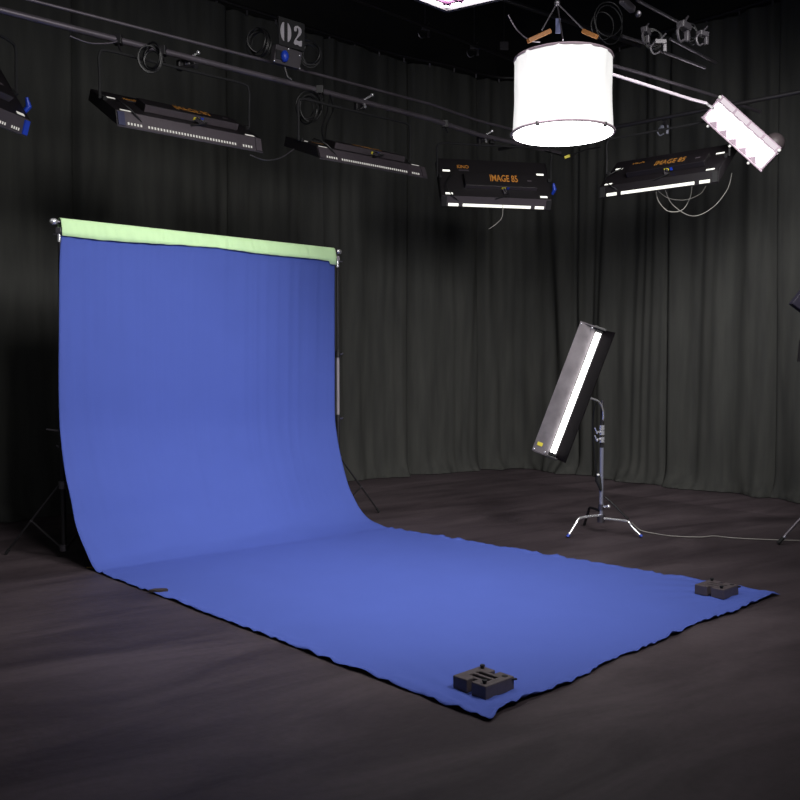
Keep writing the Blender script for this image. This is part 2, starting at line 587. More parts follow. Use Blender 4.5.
for j in range(NV):
    row = []
    for i in range(NU + 1):
        u = i / NU
        p = le[j].lerp(re_[j], u)
        if j < kf:
            t = j / kf
            # soft hanging folds, deepest under the bar
            x = u * 3.0
            am = 0.007 * (1 - t) + 0.0015
            fan = x + (0.10 * t) * (x - 1.5)
            p = p + g * am * (noise.noise(Vector((fan * 9, t * 0.8, 0))) + 0.6 * noise.noise(Vector((fan * 20, t * 1.2, 4))))
            sag = math.sin(math.pi * u)
            p = p + g * 0.02 * noise.noise(Vector((u * 2, t * 3, 8)))
            # bottom of the sweep bellies differently over the width
            b2 = max(0, (t - 0.45) / 0.55)
            p = p + (g + UP * 0.4) * 0.03 * b2 * (1 - b2) * noise.noise(Vector((u * 4 + t * 3, t * 7, 2))) * 4
            p = p + UP * (-0.004) * sag
        else:
            v = (j - kf) / (NV - 1 - kf)
            ed = min(u, 1 - u) * 2.95
            fr = (1 - v) * 4.0
            m_ = min(ed, fr)
            h = 0.006 + 0.0035 * (1 + noise.noise(Vector((u * 9, v * 7, 3))) ) * min(1, ed / 0.1)
            if m_ < 0.16:
                q = 1 - m_ / 0.16
                nn = noise.noise(Vector((p.x * 9, p.y * 9, 1))) + 0.7 * noise.noise(Vector((p.x * 24, p.y * 24, 6)))
                h += q * q * (0.009 + 0.019 * max(-0.42, nn))
            # corner pull wrinkles
            for cu_, cv_ in ((0.0, 1.0), (1.0, 1.0)):
                dd = math.hypot((u - cu_) * 2.9, (v - cv_) * 4.0)
                if dd < 1.1:
                    ang = math.atan2((v - cv_) * 4.0, (u - cu_) * 2.9)
                    h += 0.006 * (1 - dd / 1.1) * (1 + math.sin(ang * 26 + dd * 4))
            dx = 0.0
            if fr < 0.35:
                q = 1 - fr / 0.35
                p = p + g * q * q * (0.022 * noise.noise(Vector((u * 26, 0.5, 3))) + 0.03 * noise.noise(Vector((u * 7, 0.5, 9)))) - g * q * q * 0.05 * math.sin(math.pi * u)
            if ed < 0.2:
                q = 1 - ed / 0.2
                sg = -1 if u < 0.5 else 1
                p = p + e * sg * q * q * (0.010 * noise.noise(Vector((v * 40, 2.5, sg))) + 0.010 * noise.noise(Vector((v * 9, 1.5, sg))))
            p = Vector((p.x, p.y, max(0.004, h)))
        row.append(bm.verts.new(bi @ p))
    G.append(row)
for j in range(NV - 1):
    for i in range(NU):
        bm.faces.new((G[j][i], G[j][i + 1], G[j + 1][i + 1], G[j + 1][i]))
me = bpy.data.meshes.new('sheet')
bmesh.ops.recalc_face_normals(bm, faces=bm.faces)
bm.to_mesh(me); bm.free()
me.polygons.foreach_set('use_smooth', [True] * len(me.polygons))
me.materials.append(BLUE)
sh = bpy.data.objects.new('sheet', me); COL.objects.link(sh); sh.parent = bd
so = sh.modifiers.new('thickness', 'SOLIDIFY'); so.thickness = 0.002; so.offset = 0
# green back side folded over the bar
bm = bmesh.new()
rows = []
prof = []
for k in range(9):
    a_ = math.pi * k / 8
    prof.append((-0.034 * math.cos(a_) , BARZ + 0.0 + 0.034 * math.sin(a_)))
prof = [(-0.036, BARZ - 0.09)] + prof + [(0.046, BARZ - 0.04), (0.050, BARZ - 0.075), (0.052, None)]
for k, (gg, z) in enumerate(prof):
    row = []
    for i in range(181):
        x = i / 180 * (BARL - 0.058) + 0.002
        low = BARZ - 0.112 - 0.02 * noise.noise(Vector((x * 1.1, 0, 0))) + 0.006 * noise.noise(Vector((x * 8, 0, 2)))
        low += 0.012 * math.sin(x / BARL * math.pi)
        if x > BARL - 0.14: low -= 0.030
        zz = low if z is None else z
        wob = 0.016 * noise.noise(Vector((x * 19 + zz * 3, zz * 2.0, 1))) * min(1, max(0, (k - 6) / 4))
        p = A + e * x + g * (gg + wob) + UP * zz
        row.append(bm.verts.new(bi @ p))
    rows.append(row)
for k in range(len(rows) - 1):
    for i in range(180):
        bm.faces.new((rows[k][i], rows[k][i + 1], rows[k + 1][i + 1], rows[k + 1][i]))
me = bpy.data.meshes.new('green_hem')
bmesh.ops.recalc_face_normals(bm, faces=bm.faces)
bm.to_mesh(me); bm.free()
me.polygons.foreach_set('use_smooth', [True] * len(me.polygons))
me.materials.append(GREEN)
hm = bpy.data.objects.new('green_hem', me); COL.objects.link(hm); hm.parent = bd
hm['label'] = 'pale green strip folded over the bar'
so = hm.modifiers.new('thickness', 'SOLIDIFY'); so.thickness = 0.002; so.offset = 0

# crossbar
cb = empty('crossbar', M4(A + UP * BARZ, TH))
tag(cb, 'silver crossbar on top of the two stands, holding the blue backdrop', 'crossbar')
MB().tube([(-0.04, 0, 0), (BARL + 0.01, 0, 0)], 0.0165, 14).build('tube', STEEL, cb, True)
for x in (-0.045, BARL + 0.015):
    MB().sphere((x, 0, 0), 0.027, (1.3, 1, 1)).build('end_cap', CHROME, cb, True)

# backdrop stands
def support_stand(P, legs, label, lever_dir, knobs, midm=None):
    o = empty('backdrop_stand', M4(P))
    tag(o, label, 'light stand', 'tripod stands holding up the backdrop')
    MB().tube([(0, 0, 0.06), (0, 0, 1.06)], 0.021, 12).build('lower_tube', BLACKP, o, True)
    MB().tube([(0, 0, 1.0), (0, 0, 1.70)], 0.017, 12).build('middle_tube', midm or BLACKP, o, True)
    MB().tube([(0, 0, 1.65), (0, 0, BARZ - 0.14)], 0.013, 12).build('upper_tube', BLACKP, o, True)
    MB().tube([(0, 0, BARZ - 0.16), (0, 0, BARZ - 0.045)], 0.017, 12).build('spigot', CHROME, o, True)
    MB().box((0, 0, BARZ - 0.07), (0.045, 0.045, 0.05)).tube([(-0.05, 0, BARZ - 0.1), (0.05, 0, BARZ - 0.1)], 0.008).build('bar_clamp', STEEL, o, bevel=0.004)
    cz = 0.60
    MB().tube([(0, 0, cz - 0.03), (0, 0, cz + 0.03)], 0.036, 14).build('leg_collar', STEEL, o, True)
    MB().tube([(0, 0, 0.06), (0, 0, 0.11)], 0.036, 14).build('foot_collar', STEEL, o, True)
    for z in knobs:
        k = MB().tube([(0, 0, z - 0.035), (0, 0, z + 0.035)], 0.028, 12).build('lock_collar', BLACKP, o, True)
        d = Vector(lever_dir)
        MB().tube([(0, 0, z), d * 0.04 + UP * z, d * (0.14 if (z > 1.03 and z < 1.06) else 0.055) + UP * (z + 0.012)], [0.01, 0.009, 0.006], 8).build('lever', STEEL, k, True)
    for ang, R in legs:
        a = math.radians(ang)
        d = Vector((math.cos(a), math.sin(a), 0))
        top = d * 0.035 + UP * cz
        foot = d * R + UP * 0.012
        lg = MB().bar(top, foot, 0.020, 0.014).build('leg', BLACKP, o, bevel=0.003)
        fd = (foot - top).normalized()
        MB().tube([foot - fd * 0.05, foot], 0.013, 10).build('rubber_foot', BLACKM, lg, True)
        mid = top.lerp(foot, 0.52)
        MB().bar(d * 0.03 + UP * 0.085, mid, 0.016, 0.008).build('brace', BLACKP, o)
        MB().sphere(mid, 0.012).build('rivet', STEEL, lg, True)
support_stand(A, ((168, 0.54), (62, 0.54), (-40, 0.50)), 'black tripod stand at the left end of the blue backdrop',
              (-0.98, 0.15, 0), (1.04, 0.91))
support_stand(B, ((30, 0.48), (150, 0.48), (270, 0.30)), 'black tripod stand at the right end of the blue backdrop',
              (0.98, -0.15, 0), (1.02, 1.68), mat('brushed_tube', (0.35, 0.32, 0.35), 0.4, 0.4))

# ------------------------------------------------------------------ interlocking black weights
def make_weight():
    o = empty('floor_weight', Matrix.Identity(4))
    X = [-0.135, -0.078, -0.018, 0.018, 0.078, 0.135]
    Y = [-0.130, -0.072, -0.045, -0.013, 0.013, 0.045, 0.072, 0.130]
    def fill(i, j):
        if i == 2 and j in (0, 6): return False
        if i in (1, 2, 3) and j in (2, 4): return False
        return True
    MB().cells(X, Y, fill, 0.0, 0.078).build('body', PLASTIC, o, bevel=0.006)
    for x, y in ((-0.095, 0.095), (0.095, -0.095)):
        MB().tube([(x, y, 0.076), (x, y, 0.094)], 0.012, 12).tube([(x, y, 0.090), (x, y, 0.098)], 0.016, 12).build('knob', BLACKM, o, True)
    MB().tube([(0.095, 0.088, 0.0775), (0.095, 0.088, 0.0795)], 0.020, 18).build('socket', BLACKM, o)
    MB().tube(smooth_path([(0.118, 0.10, 0.06), (0.14, 0.118, 0.065), (0.145, 0.138, 0.062), (0.12, 0.132, 0.055)], 6), 0.006, 8).build('rope_loop', CABLE, o, True)
    MB().tube([(0.06, 0.1303, 0.0), (0.06, 0.131, 0.03)], 0.001, 4).build('label_ridge', BLACKM, o)
    return o
wt = make_weight()
ga = math.atan2(g.y, g.x)
SC = Matrix.Diagonal((0.79, 0.80, 0.86, 1))
wt.matrix_world = M4((0.405, 4.33, 0.013), ga) @ SC
tag(wt, 'black H-shaped plastic weight on the near front corner of the blue cloth', 'weight', 'black weights holding down the cloth')
w2 = copy_tree(wt)
w2.matrix_world = M4((2.165, 6.13, 0.013), ga) @ SC
tag(w2, 'black H-shaped plastic weight on the far right corner of the blue cloth', 'weight', 'black weights holding down the cloth')

# ------------------------------------------------------------------ lamp banks (fluorescent, hung from the pipes)
PZ = 4.178
def lamp_bank(Apt, yaw, tilt, label, strip, width=1.3, ballast=True, text=True, yokez=0.42, hang=None, lipmat=None, textm=None, capm=None, rcap=None, plug=False):
    capm = capm or BLACKM
    ux = Vector((math.cos(yaw), math.sin(yaw), 0))
    pp = Vector((-math.sin(yaw), math.cos(yaw), 0))            # horizontally away from the camera
    D = pp * math.cos(tilt) + UP * math.sin(tilt)
    N = ux.cross(D)                                            # out of the back
    org = Vector(Apt) + D * 0.08 + N * 0.09
    o = empty('lamp_bank', frame(org, ux, D, N))
    tag(o, label, 'studio lamp', 'fluorescent lamp banks hanging from the ceiling pipes')
    W = width
    lip = lipmat or GREYLIP
    T = 0.006
    # back shell and flared sides
    MB().box((W / 2, 0.25, -T / 2), (W, 0.50, T)).box((W / 2, 0.503, -0.045), (W, 0.006, 0.09)).build('back_shell', HOUSING, o)
    n = MB()
    n.quad((0, 0, 0), (W, 0, 0), (W, -0.08, -0.09), (0, -0.08, -0.09))
    n.quad((0, 0.006, -0.004), (W, 0.006, -0.004), (W, -0.074, -0.094), (0, -0.074, -0.094))
    n.build('reflector_lip', lip, o)
    MB().box((W / 2, -0.082, -0.092), (W + 0.01, 0.010, 0.010)).build('rim', GREYBOX if strip != 'full' else HOUSING, o)
    for x in (0, W):
        c = MB().prism([(0, 0), (0.50, 0), (0.50, -0.09), (-0.08, -0.09)], x - 0.008, x + 0.008).build('end_plate', HOUSING, o)
        MB().box((x, 0.25, 0.012), (0.03, 0.05, 0.03)).build('pivot_knob', BLACKM, c, bevel=0.004)
    # corner caps on the lip
    for x, cm in ((0.03, capm), (W - 0.03, rcap or (GREYLIP if strip != 'full' else BLACKM))):
        MB().bar((x, -0.010, -0.004), (x, -0.082, -0.085), 0.012, 0.055, (1, 0, 0)).build('lip_cap', cm, o)
    if plug:
        MB().tube([(W + 0.035, 0.10, -0.03), (W + 0.045, 0.12, 0.03), (W + 0.03, 0.18, 0.06)], [0.018, 0.024, 0.012], 10).build('blue_plug', BLUEPL, o, True)
    # light seen through the lip
    a0, a1 = (-0.035, -0.0394), (-0.079, -0.0889)
    def P(x, t, out=0.004):
        y = a0[0] + (a1[0] - a0[0]) * t
        z = a0[1] + (a1[1] - a0[1]) * t
        return Vector((x, y - out * 0.75, z + out * 0.66))
    segs = ((0.08, 0.20), (0.25, W - 0.24), (W - 0.19, W - 0.08))
    for q0, q1 in segs:
        sb = MB()
        if strip == 'dots':
            x = q0
            while x < q1 - 0.012:
                sb.quad(P(x, 0.48), P(x + 0.014, 0.48), P(x + 0.014, 0.78), P(x, 0.78)); x += 0.026
            sb.build('perforated_strip', STRIPDIM, o)
        else:
            sb.quad(P(q0, 0.45), P(q1, 0.45), P(q1, 0.93), P(q0, 0.93)).build('light_strip', STRIP, o)
    # light leaks on the back
    for x, y in ((0.075, 0.34), (0.075, 0.03), (W - 0.10, 0.34), (W - 0.10, 0.03)):
        MB().box((x + 0.01, y, 0.001), (0.085, 0.022, 0.004)).build('vent_slot', STRIP if strip == 'full' else STRIPDIM, o)
    # tubes and reflector inside
    for k in range(8):
        y = 0.02 + k * 0.064
        MB().tube([(0.05, y, -0.06), (W - 0.05, y, -0.06)], 0.016, 8).build('fluorescent_tube', BANKTUBE, o, True)
    # ballast box
    bl = MB().box((W * 0.54, 0.195, 0.030), (W * 0.66, 0.17, 0.060)).build('ballast_box', HOUSING, o, bevel=0.004)
    MB().box((W * 0.54, 0.109, 0.030), (W * 0.655, 0.003, 0.052)).build('ballast_face', lip, bl)
    MB().box((W * 0.56, 0.106, 0.030), (0.05, 0.006, 0.025)).build('socket_cluster', YELLOW, bl)
    MB().box((W * 0.60, 0.106, 0.032), (0.025, 0.008, 0.03)).build('blue_socket', BLUEPL, bl)
    MB().tube(smooth_path([(W * 0.56, 0.10, 0.04), (W * 0.57, 0.06, 0.04), (W * 0.60, 0.02, 0.03), (W * 0.48, -0.02, 0.0)], 6), 0.006, 6).build('lead', CABLE, bl, True)
    MB().bar((W * 0.56, 0.095, 0.03), (W * 0.575, 0.04, 0.02), 0.04, 0.02).build('lead_plug', GREYBOX, bl)
    if text:
        tm = textm or ORANGE
        text_mesh('IMAGE 85', 0.125, tm, 'lettering', bl, Matrix.Translation((W * 0.565, 0.215, 0.0615)), 0.64)
        text_mesh('KINO', 0.06, tm, 'logo', o, Matrix.Translation((W * 0.22, 0.40, 0.0015)), 0.95)
        MB().box((W * 0.225, 0.355, 0.001), (0.12, 0.02, 0.002)).build('logo_line', GREYLIP, o)
        MB().box((W * 0.80, 0.20, 0.0615), (0.05, 0.02, 0.002)).build('small_label', GREYLIP, bl)
    # cable run
    MB().tube(smooth_path([(0.16, 0.30, 0.03), (0.05, 0.12, 0.05), (0.10, 0.0, 0.03), (0.22, -0.04, -0.06)], 6), 0.006, 6).build('lead', CABLE, o, True)
    # yoke, from the pivots to the crossbar below the pipe
    inv = o.matrix_world.inverted()
    top = hang if hang is not None else (org + ux * W / 2 + D * 0.3 + UP * yokez)
    a = o.matrix_world @ Vector((-0.03, 0.25, 0.0))
    b_ = o.matrix_world @ Vector((W + 0.03, 0.25, 0.0))
    mid = (a + b_) / 2
    hangp = Vector(top)
    top = mid + UP * 0.38
    off = top - mid
    pa, pb = a + off, b_ + off
    pts = [a, a.lerp(pa, 0.5), a.lerp(pa, 0.88), pa + ux * 0.07, pa.lerp(pb, 0.3), pa.lerp(pb, 0.7), pb - ux * 0.07, b_.lerp(pb, 0.88), b_.lerp(pb, 0.5), b_]
    MB().tube([inv @ p for p in smooth_path(pts, 5)], 0.012, 8).build('yoke', BLACKM, o, True)
    cl = MB().tube([inv @ Vector(top), inv @ Vector((hangp.x, hangp.y, PZ - 0.05))], 0.014, 8).build('hanger', BLACKP, o, True)
    MB().box(inv @ Vector((hangp.x, hangp.y, PZ - 0.05)), (0.05, 0.05, 0.05)).build('clamp', BLACKP, o, bevel=0.006)
    return o

R = math.radians
p1 = [atZ(*q, PZ) for q in ((-260, -52), (0, 10), (118, 40), (270, 78), (430, 119), (479, 135), (560, 153))]
def pipe_at_x(x):
    for a, b_ in zip(p1[:-1], p1[1:]):
        if a.x <= x <= b_.x:
            return a.lerp(b_, (x - a.x) / (b_.x - a.x))
    return p1[-1]
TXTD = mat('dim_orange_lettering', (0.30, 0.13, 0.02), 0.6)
DBLUE = mat('dark_blue_cap', (0.012, 0.014, 0.05), 0.5)
h1 = pipe_at_x(-1.75) + UP * -0.22
h2 = pipe_at_x(-0.36) + UP * -0.22
h3 = pipe_at_x(1.05) + UP * -0.20
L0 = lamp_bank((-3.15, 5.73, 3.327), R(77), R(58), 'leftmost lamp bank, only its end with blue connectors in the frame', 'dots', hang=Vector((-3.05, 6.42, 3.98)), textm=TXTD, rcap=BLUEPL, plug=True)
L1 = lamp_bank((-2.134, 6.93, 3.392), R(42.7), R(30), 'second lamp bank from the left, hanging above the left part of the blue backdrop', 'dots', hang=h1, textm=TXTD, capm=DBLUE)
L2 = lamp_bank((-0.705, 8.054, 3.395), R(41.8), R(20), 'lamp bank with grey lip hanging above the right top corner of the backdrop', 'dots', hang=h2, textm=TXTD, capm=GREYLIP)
L3 = lamp_bank((0.462, 10.275, 3.355), R(11.9), R(65), 'lamp bank with clear orange lettering facing us, left below the white lantern', 'full', hang=h3, plug=True)
L4 = lamp_bank((2.156, 9.841, 3.366), R(-41.9), R(40), 'lamp bank with bright bottom strip hanging right of the lantern, below the bulb panel', 'full', lipmat=HOUSING,
               hang=Vector((2.80, 9.66, 3.97)), textm=TXTD)

# ------------------------------------------------------------------ grid pipes
def pipe(pts, r, label, m=PIPE, name='lighting_pipe', couplers=()):
    c = pts[len(pts) // 2]
    o = empty(name, M4(c))
    tag(o, label, 'pipe', 'ceiling pipes of the lighting grid')
    MB().tube([p - c for p in pts], r, 12).build('tube', m, o, True)
    for k in couplers:
        q = k - c
        MB().box(q, (0.07, 0.07, 0.075)).tube([q + Vector((0, 0, -0.03)), q + Vector((0.03, -0.02, -0.10))], 0.010, 8).build('clamp', BLACKP, o, bevel=0.01)
    return o
pipe(p1, 0.026, 'thick lower pipe carrying the lamp banks above the backdrop', couplers=[atZ(q[0], q[1], PZ) for q in ((118, 40), (162, 51), (320, 90), (445, 124))])
for q, lab in (((186, 62), 'silver pipe clamp above the second lamp bank from the left'), ((361, 103), 'silver pipe clamp above the third lamp bank'),
               ((482, 138), 'silver pipe clamp above the lamp bank with clear orange lettering')):
    c = atZ(*q, PZ)
    o = empty('pipe_clamp', M4(c, TH))
    tag(o, lab, 'clamp', 'silver clamps on the lighting pipe')
    MB().box((0, 0, 0), (0.06, 0.075, 0.08)).build('jaw', STEEL, o, bevel=0.01)
    MB().tube([(0, -0.03, 0.02), (0.05, -0.09, 0.06)], 0.010, 8).sphere((0.06, -0.10, 0.07), 0.018).build('lever', CHROME, o, True)
    MB().tube([(0, -0.045, -0.02), (-0.02, -0.085, -0.06)], 0.014, 8).build('bolt', CHROME, o, True)
    MB().box((-0.07, -0.02, -0.05), (0.05, 0.05, 0.09)).build('hook_arm', BLACKP, o, bevel=0.01)
PZ2 = 4.33
p2 = [atZ(*q, PZ2) for q in ((-260, -66), (30, 0), (267, 61), (430, 104), (476, 120), (545, 138))]
pipe(p2, 0.014, 'thin upper pipe running parallel above the thick one', PIPE)
# pipe from the lantern to the bulb panel, lamplight on it put into its pale colour
SP = mat('lamplit_pipe', (0.85, 0.76, 0.85), 0.25, 0.25)
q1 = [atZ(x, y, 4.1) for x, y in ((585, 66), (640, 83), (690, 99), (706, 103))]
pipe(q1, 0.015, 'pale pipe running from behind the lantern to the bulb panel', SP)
q2 = [atZ(x, y, 4.35) for x, y in ((585, 58), (640, 73), (712, 95), (760, 112))]
pipe(q2, 0.016, 'thin dark pipe just above the pale pipe to the bulb panel', PIPE)
q3 = [Vector((1.2, 11.1, PZ)), Vector((2.86, 9.62, PZ)), Vector((4.1, 8.51, PZ))]
pipe(q3, 0.022, 'dark pipe carrying the lamp bank below the bulb panel', BLACKP)
for (a, b_, z, lab) in (((637, 0), (678, 22), 4.6, 'short pipe leaving the top edge right of the lantern'),
                        ((670, 39), (716, 63), 4.5, 'longer thin pipe sloping above the bulb panel'),
                        ((622, 36), (650, 45), 4.5, 'short faint pipe right of the lantern top'),
                        ((660, 51), (705, 68), 4.4, 'lower thin pipe sloping above the bulb panel')):
    A_, B_ = atZ(*a, z), atZ(*b_, z)
    pipe([A_, (A_ + B_) / 2, B_], 0.014, lab, STEEL)
for (a, b_, z, lab) in (((300, -22), (560, 78), 5.6, 'dark high pipe near the curtain track left of the lantern'),
                        ((330, -60), (640, 46), 5.2, 'dark high pipe crossing left of the lantern top')):
    A_, B_ = atZ(*a, z), atZ(*b_, z)
    pipe([A_, (A_ + B_) / 2, B_], 0.022, lab, BLACKP)

# ------------------------------------------------------------------ small gear on the grid
def gear(px, py, Y, lab, sz=0.10, m=STEEL):
    c = atY(px, py, Y)
    o = empty('grid_clamp', M4(c, random.uniform(0, 1.5)))
    tag(o, lab, 'clamp', 'clamps high in the lighting grid')
    MB().box((0, 0, 0), (sz, sz * 0.5, sz * 0.4)).box((sz * 0.4, 0, -sz * 0.4), (sz * 0.3, sz * 0.3, sz * 0.8)).build('body', m, o, bevel=sz * 0.06)
    MB().tube(smooth_path([(-sz * 0.4, 0, 0), (-sz * 0.8, 0, -sz * 0.5), (-sz * 0.5, 0, -sz), (0, 0, -sz * 0.8)], 4), sz * 0.08, 6).build('hook', m, o, True)
    MB().tube([(0, 0, sz * 0.2), (sz * 0.5, 0, sz * 0.7)], sz * 0.07, 6).build('lever', m, o, True)
def wire(px, py, Y, lab):
    a_ = atY(px, py, Y)
    o = MB().tube([a_, Vector((a_.x, a_.y, 7.4))], 0.006, 6).build('hanging_wire', STEEL, None, True)
    tag(o, lab, 'wire')
wire(425, 29, 11.5, 'thin vertical wire at the top edge left of the softbox')
wire(474, 48, 12.0, 'thin vertical wire right of the softbox corner, left of the lantern')
wire(504, 44, 12.4, 'thin vertical wire holding the small grey junction box')
DGREY = mat('dark_grey_cast_metal', (0.022, 0.020, 0.024), 0.5, 0.2)
gear(425, 29, 11.5, 'small steel clamp high left of the lantern near the top edge', 0.12)
gear(474, 48, 12.0, 'small steel clamp high above the curtain left of the lantern', 0.12)
gear(646, 31, 7.6, 'steel clamp left in the cluster above the bright pipe', 0.11, DGREY)
gear(660, 42, 7.6, 'steel clamp low in the cluster above the bright pipe', 0.10, DGREY)
gear(684, 26, 7.6, 'broad steel clamp in the cluster at the upper right', 0.14, DGREY)
gear(703, 34, 7.6, 'rightmost steel clamp of the cluster at the upper right', 0.10, DGREY)
gear(664, 127, 9.9, 'dark blue clamp on the pipe above the right lamp bank', 0.09, BLUECHROME)
c = atY(504, 46, 12.4)
o = MB().box((0, 0, 0), (0.12, 0.05, 0.11)).build('junction_box', GREYBOX, None, bevel=0.008); o.location = c
tag(o, 'small grey junction box above the curtain track left of the lantern', 'box')
c = atY(628, 5, 7.0)
o = empty('pipe_sleeve', M4(c)); tag(o, 'grey sleeve fitting at the top edge right of the lantern', 'fitting')
MB().bar(-e * 0.09 + UP * 0.02, e * 0.07 - UP * 0.02, 0.05, 0.05).build('body', GREYBOX, o, bevel=0.01)
MB().sphere(e * 0.14 - UP * 0.03, 0.025).build('bolt', STEEL, o, True)

def cable(name, pts, r, m, lab, cat='cable', group=None, sub=8):
    o = MB().tube(smooth_path(pts, sub), r, 8).build(name, m, None, True)
    tag(o, lab, cat, group)
    return o
# looped cables by the pipes
def loops(px, py, Y, n, r, lab, m=CABLE, th=0.008):
    c = atY(px, py, Y)
    b = MB()
    for k in range(n):
        rr = r * random.uniform(0.7, 1.15)
        tl = random.uniform(-0.6, 0.6)
        cc = Vector((random.uniform(-0.3, 0.3) * r, random.uniform(-0.2, 0.2) * r, random.uniform(-0.3, 0.3) * r))
        pts = []
        for j in range(22):
            a = j / 22 * 2 * math.pi
            pts.append(cc + Vector((rr * math.cos(a) * math.cos(tl) , rr * math.sin(tl) * math.cos(a), rr * 1.15 * math.sin(a))))
        b.tube(pts, th, 6, closed=True)
    o = b.build('cable_coil', m, None, True)
    o.location = c
    tag(o, lab, 'cable coil', 'cable coils tied to the lighting grid')
loops(260, 42, 8.3, 6, 0.10, 'black cable coil left of the sign with the number 02')
loops(311, 52, 8.5, 5, 0.09, 'black cable coil right of the sign with the number 02')
loops(308, 108, 8.6, 5, 0.11, 'black cable coil hanging below the pipe above the third lamp bank')
loops(152, 58, 7.1, 5, 0.08, 'dark cable coil on the thick pipe above the second lamp bank')
loops(606, 24, 7.0, 3, 0.12, 'thin cable loops hanging right of the lantern hook', CABLE, 0.004)
loops(655, 38, 7.8, 3, 0.09, 'cable coil in the clamp cluster at the upper right', CABLE, 0.005)
loops(692, 32, 7.8, 3, 0.07, 'cable coil around the broad steel clamp at the upper right', CABLE, 0.005)

Yf = 9.6
cable('hanging_cable', [atY(656, 188, Yf), atY(658, 200, Yf), atY(668, 211, Yf), atY(682, 210, Yf), atY(690, 198, Yf), atY(692, 186, Yf)], 0.0042, WCABLE,
      'thin pale cable, smallest loop under the right lamp bank', group='pale cables under the right lamp bank')
cable('hanging_cable', [atY(664, 186, Yf), atY(672, 204, Yf), atY(692, 216, Yf), atY(712, 208, Yf), atY(727, 190, Yf), atY(732, 173, Yf)], 0.0042, WCABLE,
      'thin pale cable in the longest loop under the right lamp bank', group='pale cables under the right lamp bank')
cable('hanging_cable', [atY(657, 190, Yf), atY(668, 198, Yf), atY(685, 200, Yf), atY(700, 194, Yf), atY(706, 186, Yf)], 0.0042, WCABLE,
      'thin pale cable in the shallow loop under the right lamp bank', group='pale cables under the right lamp bank')
cable('hanging_cable', [atY(503, 204, 10.3), atY(502, 217, 10.3), atY(496, 224, 10.3), atY(489, 229, 10.3)], 0.0042, WCABLE,
      'short pale cable dangling under the lamp bank with clear lettering')
cable('hanging_cable', [atY(250, 155, 7.9), atY(265, 160, 7.9), atY(280, 158, 8.0), atY(294, 149, 8.1)], 0.005, STEEL,
      'thin grey cable strung between the second and third lamp banks')
cable('hanging_cable', [atY(330, 95, 8.7), atY(327, 112, 8.6), atY(322, 128, 8.5), atY(324, 142, 8.4)], 0.007, CABLE,
      'black cable hanging from the pipe onto the third lamp bank')
cable('hanging_cable', [atY(330, 96, 8.7), atY(333, 110, 8.6), atY(327, 124, 8.5), atY(325, 140, 8.4)], 0.007, CABLE,
      'second black cable hanging from the pipe onto the third lamp bank')
cable('hanging_cable', [atY(70, 36, 6.5), atY(90, 43, 6.6), atY(110, 43, 6.7), atY(117, 41, 6.75)], 0.005, PIPE,
      'thin grey cable slung under the thick pipe at upper left')
cable('hanging_cable', [atY(508, 15, 6.6), atY(517, 30, 6.6), atY(529, 40, 6.55), atY(540, 42, 6.55)], 0.005, PIPE,
      'thin grey cable sagging to the lantern top from the left')

# ------------------------------------------------------------------ sign 02
c = atY(292, 34, 8.25)
sg = empty('number_sign', frame(c, e, UP, g) @ Matrix.Scale(0.92, 4))
tag(sg, 'black number sign with pale stencil digits 02 standing on the pipe', 'sign')
MB().box((0, 0.0, -0.01), (0.31, 0.27, 0.02)).build('board', BLACKM, sg, bevel=0.003)
def ell(cx, cy, rx, ry, a0, a1, n=14):
    return [(cx + rx * math.cos(R(a0 + (a1 - a0) * k / n)), cy + ry * math.sin(R(a0 + (a1 - a0) * k / n))) for k in range(n + 1)]
z0, z1 = 0.001, 0.004
b = MB()
b.poly([(x - 0.075, y) for x, y in ell(-0.012, 0, 0.052, 0.093, 100, 260)] , z0, z1)
b.poly([(x - 0.075, y) for x, y in ell(0.012, 0, 0.052, 0.093, -80, 80)], z0, z1)
b.build('digit_0', PALE, sg)
two = [(0.022, 0.045), (0.024, 0.068), (0.040, 0.086), (0.066, 0.093), (0.096, 0.086), (0.113, 0.066), (0.114, 0.040),
       (0.100, 0.012), (0.066, -0.022), (0.048, -0.045), (0.070, -0.052), (0.092, -0.048), (0.106, -0.040), (0.118, -0.045),
       (0.116, -0.092), (0.090, -0.098), (0.060, -0.088), (0.036, -0.096), (0.020, -0.086), (0.024, -0.062), (0.044, -0.030),
       (0.066, 0.004), (0.078, 0.034), (0.076, 0.066), (0.062, 0.076), (0.054, 0.066), (0.058, 0.050), (0.048, 0.036), (0.032, 0.034)]
MB().poly(two, z0, z1).build('digit_2', PALE, sg)
c = atY(288.5, 57, 8.2)
eb = empty('connector_box', frame(c, e, UP, g))
tag(eb, 'grey metal connector box with blue socket hanging below the 02 sign', 'box')
MB().poly([(-0.13, 0.085), (0.155, 0.075), (0.125, -0.08), (-0.16, -0.08)], -0.06, 0.0).build('housing', GREYBOX, eb, bevel=0.004)
MB().sphere((-0.055, -0.01, 0.02), 0.042, (0.9, 1.25, 0.8)).build('blue_socket', BLUEPL, eb, True)
MB().box((-0.11, -0.005, 0.003), (0.06, 0.08, 0.012)).build('dark_socket', BLACKM, eb)
for x, y in ((0.0, 0.07), (-0.155, -0.07), (0.12, -0.075), (0.12, 0.04)):
    MB().sphere((x, y, 0.003), 0.008).build('screw', CHROME, eb, True)
MB().tube([(-0.03, -0.09, -0.02), (0.0, -0.17, -0.02), (0.04, -0.19, -0.01)], 0.012, 8).build('clamp_bolt', BLACKP, eb, True)

